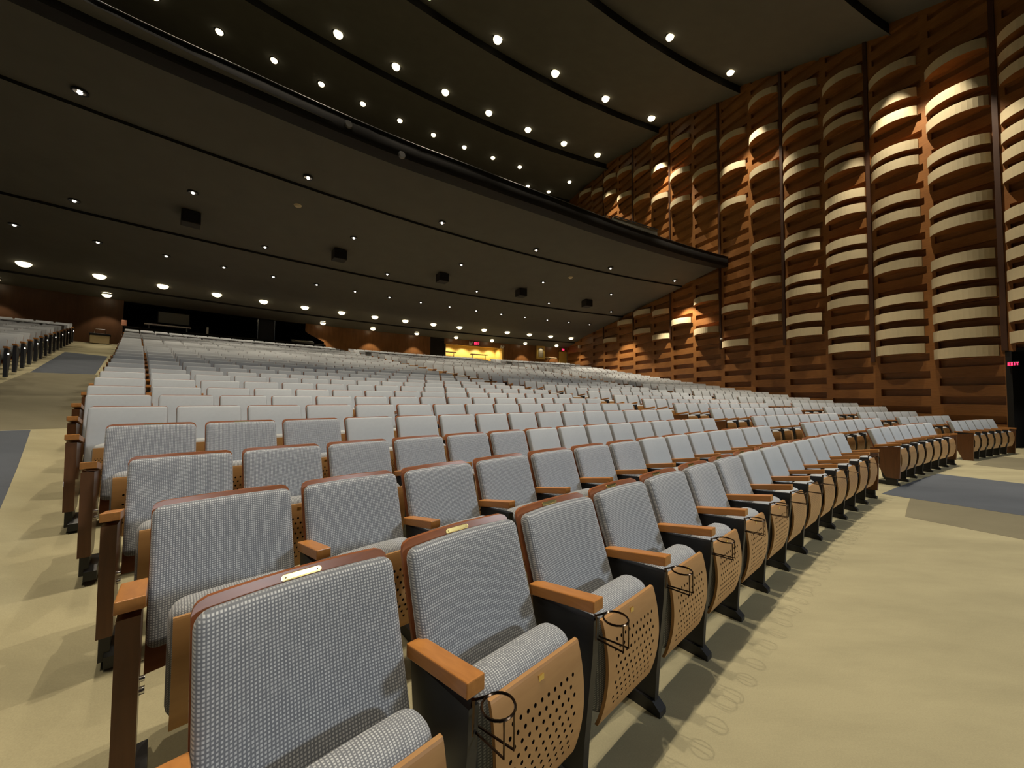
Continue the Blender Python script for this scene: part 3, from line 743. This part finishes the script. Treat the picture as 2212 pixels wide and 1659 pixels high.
# cabinet at the head of the left aisle
q = at(RW-.45, 135.62, zfl(RW-.45))
t = thing('low_cabinet', 'small tan cabinet against the rear wall at head of left aisle', 'cabinet', q['loc'], q['rz'])
mb = MB(); mb.rbox(.33, .22, .20, .02, 0, 1, lambda w: (w[0], w[1], w[2]+.2)); mb.build('body', M['tan'], t)
mb = MB(); mb.rbox(.36, .24, .05, .02, 0, 1, lambda w: (w[0], w[1], w[2]+.45)); mb.build('top', M['black'], t)
mb = MB(); mb.tube([(-.20, -.1, .50), (-.16, -.1, .72), (.16, -.1, .72), (.20, -.1, .50)], .016, 6); mb.build('handle', M['chrome'], t)
# gold lit vestibule
mb = MB(); arcwall(mb, RW+1.6, 116.0, 121.2, ZB, ZT); struct(mb.build('wall_vestibule', M['gold']))
mb = MB(); arcwall(mb, RW-.02, 116.45, 120.72, 5.92, ZT, .1); struct(mb.build('trim_8', M['rearwood']))
mb = MB(); arcwall(mb, RW, 116.45, 116.55, ZB, 5.95, 1.6); struct(mb.build('trim_9', M['gold']))
mb = MB(); arcwall(mb, RW, 120.62, 120.72, ZB, 5.95, 1.6); struct(mb.build('trim_10', M['dark']))
mb = MB(); ringgrid(mb, [RW, RW+1.7], 116.3, 120.9, 1, lambda R: 6.2, up=False); struct(mb.build('ceiling_vestibule', M['gold']))
mb = MB(); ringgrid(mb, [74.0, 75.6, 78], 111.2, 121.3, 1, lambda R: zfl(min(R, 75))); struct(mb.build('floor_rear', M['carpet']))
for a0, a1, z, lab in ((119.55, 120.75, 5.42, 'dark leaning rail at left side of gold vestibule'), (117.25, 118.5, 5.38, 'dark leaning rail in the middle of gold vestibule')):
    t = tag(link('leaning_rail', None), lab, 'rail', 'leaning rails in the vestibule')
    mb = MB(); arcwall(mb, RW+1.15, a0, a1, z-.05, z+.02, .25, 0, .4); mb.build('top_rail', M['fin'], t)
    for a in (a0+.15, a1-.15):
        mb = MB(); mb.tube([P(RW+1.3, a, 4.4), P(RW+1.3, a, z)], .03, 6); mb.build('post', M['fin'], t)
def text_boxes(mb, word, h, w, gap, st):
    x = 0
    for ch in word:
        if ch == 'E': bx = [(0, st, 0, h), (0, w, 0, st), (0, w*.85, h/2-st/2, h/2+st/2), (0, w, h-st, h)]
        elif ch == 'I': bx = [(w/2-st/2, w/2+st/2, 0, h)]
        elif ch == 'T': bx = [(w/2-st/2, w/2+st/2, 0, h), (0, w, h-st, h)]
        else: bx = []
        for a, b, c, d in bx: mb.box(x+a, x+b, -.012, .012, c, d)
        if ch == 'X':
            for s in (0, 1):
                p0, p1 = ((x, 0), (x+w-st, h)) if s == 0 else ((x+w-st, 0), (x, h))
                mb.add([(p0[0], -.012, p0[1]), (p0[0]+st, -.012, p0[1]), (p1[0]+st, -.012, p1[1]), (p1[0], -.012, p1[1]),
                        (p0[0], .012, p0[1]), (p0[0]+st, .012, p0[1]), (p1[0]+st, .012, p1[1]), (p1[0], .012, p1[1])],
                       [(0, 1, 2, 3), (7, 6, 5, 4), (0, 4, 5, 1), (1, 5, 6, 2), (2, 6, 7, 3), (3, 7, 4, 0)])
        x += w+gap
    return x-gap
def exit_sign(loc, rz, label, h=.19, hw=.36):
    t = thing('exit_sign', label, 'sign', loc, rz, 'red exit signs')
    mb = MB(); mb.rbox(hw, .035, h*.82, .012, 0, 1); mb.build('housing', M['black'], t)
    mb = MB(); w = hw*.36; L = text_boxes(mb, 'EXIT', h, w, hw*.1, h*.2)
    o = mb.build('lettering', M['red'], t); o.location = (-L/2, -.042, -h/2)
q = at(RW-.10, 118.5, 6.16); exit_sign(q['loc'], q['rz'], 'red exit sign above the gold vestibule opening', .20, .27)
q = at(RW-.25, 111.72, 6.16); exit_sign(q['loc'], q['rz']+.5, 'small red exit sign over the gold door beside the side wall', .17, .23)
o = WP(48.50, 2.56, .08); exit_sign(o, math.atan2(-wd.y, -wd.x), 'small red exit sign over the dark stage doorway', .085, .115)
for a, z, lab in ((118.95, 6.10, 'left small twin-head emergency lamp by the exit sign'), (116.62, 5.98, 'right small emergency lamp at the end of gold vestibule')):
    q = at(RW-.16, a, z)
    t = thing('emergency_lamp', lab, 'lamp', q['loc'], q['rz'], 'emergency lamps over the vestibule')
    mb = MB(); mb.rbox(.14, .06, .07, .02, 0, 1); mb.build('housing', M['white'], t)
    for x in (-.11, .11):
        mb = MB(); mb.lathe([(.02, -.05), (.07, 0), (.08, .05)], 10); o = mb.build('lamp_head', M['white'], t, True); o.location = (x, -.06, .10); o.rotation_euler = (rad(70), 0, 0)
# poster case on the rear wall
q = at(RW-.05, 113.5, 5.80)
t = thing('poster_case', 'brightly lit gold poster case on rear wood wall', 'poster case', q['loc'], q['rz'])
mb = MB(); mb.box(-.46, .46, -.05, .03, -.66, .62); mb.build('frame', M['gold'], t)
mb = MB(); mb.box(-.25, .25, -.058, -.05, -.50, .40); mb.build('mat_board', M['screen'], t)
mb = MB(); mb.box(-.20, .17, -.066, -.056, -.46, .32); mb.build('poster', M['poster'], t)
mb = MB(); mb.box(-.42, .42, -.16, -.05, .62, .70); mb.build('lamp_hood', M['black'], t)
q = at(RW-.3, 112.75, 5.28)
t = thing('leaning_rail', 'pale leaning rail on the rear wall left of gold door', 'rail', q['loc'], q['rz'], None)
mb = MB(); mb.rbox(.62, .10, .03, .02, 0, 1); mb.build('top_rail', M['tan'], t)
mb = MB(); mb.box(-.03, .03, .1, .30, -.10, .0); mb.build('bracket', M['black'], t)
# gold door in the corner
mb = MB(); arcwall(mb, RW+.03, 111.25, 112.02, ZB, 6.0, .08, 0, .3)
d2 = struct(mb.build('door_2', M['gold']))
mb = MB(); arcwall(mb, RW-.02, 111.96, 112.04, ZB, 6.02, .12, 0, .3); arcwall(mb, RW-.02, 111.25, 112.04, 5.98, 6.06, .12, 0, .3); struct(mb.build('trim_11', M['brass']))
# small white dome camera low on the side wall
mb = MB(); mb.lathe([(0, -.075), (.05, -.06), (.075, 0), (.075, .03), (.03, .05)], 12)
o = mb.build('wall_camera', M['white'], None, True); o.location = WP(58.3, 4.75, .14); tag(o, 'small white dome fixture on the batten below the balcony end', 'fixture')
mb = MB(); mb.box(-.05, .05, -.09, .09, -.14, .14); o = mb.build('wall_speaker', M['white']); o.location = WP(73.0, 6.2, .12); o.rotation_euler = (0, 0, wrz); tag(o, 'small white wall loudspeaker high in the rear corner of side wall', 'speaker')

# ------------------------------------------------------------------ downlights
WARM = (1.0, .86, .66)
def spot(name, loc, watts, size, blend, rad_=.06, parent=None, col=WARM):
    l = bpy.data.lights.new(name, 'SPOT'); l.energy = watts; l.spot_size = rad(size); l.spot_blend = blend; l.shadow_soft_size = rad_; l.color = col
    o = bpy.data.objects.new(name, l); COL.objects.link(o)
    if parent: o.parent = parent
    o.location = loc
    return o
def fixture_meshes(r, proud):
    a = MB(); a.lathe([(r*1.0, .02), (r*1.28, .02), (r*1.30, -.012), (r*1.12, -.03), (r*1.0, -.012)], 18, caps=False); ring = a.mesh('trim_ring', M['black'], True)
    c = MB(); c.lathe([(r*1.02, .0), (r*.9, .012), (r*.4, .018), (.001, .018)], 18, caps=False); cone = c.mesh('reflector_dish', M['chrome'], True)
    b = MB(); n = 7
    b.lathe([(max(.001, proud*sin(pi*i/n)), proud*.85*cos(pi*i/n)) for i in range(n+1)], 14, (0, 0, -.02), caps=False); bulb = b.mesh('bulb', M['lamp'] if proud > .1 else M['lampw'], True)
    return ring, cone, bulb
FIX = {'s': fixture_meshes(.115, .05), 'b': fixture_meshes(.19, .23), 'm': fixture_meshes(.17, .18), 'g': fixture_meshes(.22, .24)}
LK = .62
RINGS = [  # name, R, first angle, step, last angle, fixture, watts, cone, label
 ('soffit', 60.6, 112.3, 4.62, 141, 's', 1200, 80, 'small recessed downlight in balcony underside, outermost ring'),
 ('soffit', 63.45, 114.6, 4.69, 141, 's', 1150, 80, 'small recessed downlight in balcony underside, second ring inward'),
 ('soffit', 66.2, 112.65, 4.64, 141, 's', 1050, 80, 'small recessed downlight in balcony underside, third ring inward'),
 ('soffit', 69.05, 112.6, 1.637, 139, 's', 280, 80, 'small recessed downlight in balcony underside, closely spaced fourth ring'),
 ('soffit', 72.9, 112.1, 1.68, 140, 'b', 360, 84, 'bright downlight in balcony underside, long ring before the last seam'),
 ('soffit', 74.8, 112.45, 2.56, 140, 'm', 270, 84, 'bright downlight in balcony underside, last ring by rear wall'),
 ('main', 72.0, 112.7, 1.985, 138, 'm', 420, 52, 'bright downlight in main ceiling, rearmost ring seen over balcony'),
 ('main', 67.87, 112.64, 2.655, 138, 'g', 1300, 56, 'bright downlight in main ceiling, second ring from the rear'),
 ('main', 62.15, 112.54, 3.43, 138, 'g', 1600, 56, 'downlight in main ceiling, third ring from the rear'),
 ('main', 56.45, 112.8, 4.3, 138, 'm', 2700, 54, 'downlight in main ceiling, fourth ring from the rear'),
]
WASH = {62.15: 5.5, 67.87: 4.5, 56.45: 2.4, 60.6: 2.8, 66.2: 2.6, 72.0: 4.0, 69.05: 2.4, 72.9: 1.6}   # the fittings nearest the side wall are brighter wall washers
for nm, R, a0, da, a1, fx, w, cone, lab in RINGS:
    i = 0; a = a0
    while a <= a1+.01:
        skip = (R == 74.8 and 128.5 < a < 134.9) or (R == 72.0 and i == 1)
        zf = zsof if nm == 'soffit' else zceil
        extra = (lambda R: .09*(R-lerp([(57.9, 57.9), (61.14, 57.9), (61.16, 61.15), (66.84, 61.15), (66.86, 66.85), (73.99, 66.85), (74.01, 74), (76, 74)], R))/5.0) if nm == 'soffit' else (lambda R: 0)
        loc = P(R, a, zf(R)+extra(R)-.015)
        if not skip:
            t = thing('downlight', '%s, %s from side wall' % (lab, 'nearest to' if i == 0 else ORD[i+1]), 'downlight', loc, 0, 'downlights')
            if i == 0: t['label'] = lab + ', nearest the side wall'
            for n_, me in zip(('trim_ring', 'reflector_dish', 'bulb'), FIX[fx]): link(n_, me, t)
            spot('lamp', (0, 0, {'s': -.12, 'b': -.27, 'm': -.22, 'g': -.28}[fx]), w*LK*(WASH.get(R, 1) if i == 0 else 1)*(.45 if a > 135 and nm == 'soffit' else 1), cone, .35, .05, t)
        i += 1; a = a0+da*i
for j, a in enumerate((113.34, 115.05)):
    t = thing('downlight', 'bright downlight just above balcony edge, %s of a pair near the side wall' % ('right' if j == 0 else 'left'), 'downlight', P(74.4, a, zceil(74.4)-.015), 0, 'downlights')
    for n_, me in zip(('trim_ring', 'reflector_dish', 'bulb'), FIX['m']): link(n_, me, t)
    spot('lamp', (0, 0, -.24), 300*LK, 70, .35, .05, t)
# ceiling rings over the front floor (outside the picture, same fittings)
for R, a0, da, w in ((50.35, 113.3, 4.2, 4000), (44.6, 119.4, 4.8, 220)):
    i = 0
    while a0+da*i < 142:
        a = a0+da*i
        spot('ceiling_lamp', P(R, a, zceil(R)-.12), w*LK*(1.7 if i == 0 and R > 50 else 1), 60, .3, .05); i += 1
# work lights on the stage, soft and a little cooler than the house lamps
for i, (a, t) in enumerate(((102, 116.5), (104, 119.5), (106, 122.5), (108, 125.5), (109, 128.5), (110, 131.5), (111, 134.5))):
    o = spot('stage_lamp', P(24, a, 10.5), 7000*LK, 24, .9, 1.0, None, (.88, .94, 1.0))
    o.rotation_euler = (P(50.5, t, -.2)-o.location).to_track_quat('-Z', 'Y').to_euler()
# vestibule lamps
for a in (117.0, 118.0, 119.0, 120.0):
    spot('vestibule_lamp', P(RW+1.0, a, 6.1), 130, 140, .6, .1)
o = spot('poster_lamp', P(RW-.30, 113.5, 6.34), 14, 100, .6, .03)

# vents, smoke detectors and small speakers on the soffit
for i, a in enumerate((115.35, 119.85, 124.35, 128.87, 133.35)):
    o = thing('ceiling_speaker', 'black loudspeaker box hung under the balcony, %s from side wall' % ORD[i+1], 'speaker', P(64.9, a, zsof(64.9)+.03), rad(a-90), 'loudspeaker boxes under the balcony')
    mb = MB(); mb.rbox(.27, .27, .22, .02, 0, 1, lambda w: (w[0], w[1], w[2]-.20)); mb.build('cabinet', M['grille'], o)
    mb = MB(); mb.box(-.24, .24, -.285, -.268, -.39, -.02); mb.build('grille', M['dark'], o)
for a, lab in ((130.76, 'small cream ceiling disc under balcony, left of centre'), (118.27, 'small cream ceiling disc under balcony toward side wall')):
    mb = MB(); mb.lathe([(.0, -.05), (.09, -.045), (.13, 0), (.13, .03)], 16); o = mb.build('ceiling_disc', M['cream'], None, True); o.location = P(62.3, a, zsof(62.3)+.01)
    tag(o, lab, 'ceiling disc', 'cream discs under the balcony')

# ------------------------------------------------------------------ world, camera, view
w = bpy.data.worlds.new('World'); SC.world = w; w.use_nodes = True
w.node_tree.nodes['Background'].inputs[0].default_value = (.90, .95, 1.0, 1)
w.node_tree.nodes['Background'].inputs[1].default_value = .012
cam = bpy.data.cameras.new('Camera'); cam.sensor_width = 36; cam.sensor_fit = 'HORIZONTAL'; cam.lens = 36*F_PX/2212
cam.clip_start = .05; cam.clip_end = 300
co = bpy.data.objects.new('Camera', cam); COL.objects.link(co)
c, s = cos(PITCH_C), sin(PITCH_C); cr, sr = cos(ROLL_C), sin(ROLL_C)
ex = Vector((1, 0, 0)); eu = Vector((0, -s, c)); ef = Vector((0, c, s))
X = ex*cr+eu*sr; Y = -ex*sr+eu*cr; Z = -ef
co.matrix_world = Matrix(((X.x, Y.x, Z.x, 0), (X.y, Y.y, Z.y, 0), (X.z, Y.z, Z.z, CAMZ), (0, 0, 0, 1)))
SC.camera = co
SC.view_settings.view_transform = 'Standard'; SC.view_settings.look = 'None'
SC.view_settings.exposure = 0.0; SC.view_settings.gamma = 1.0; SC.view_settings.use_curve_mapping = False
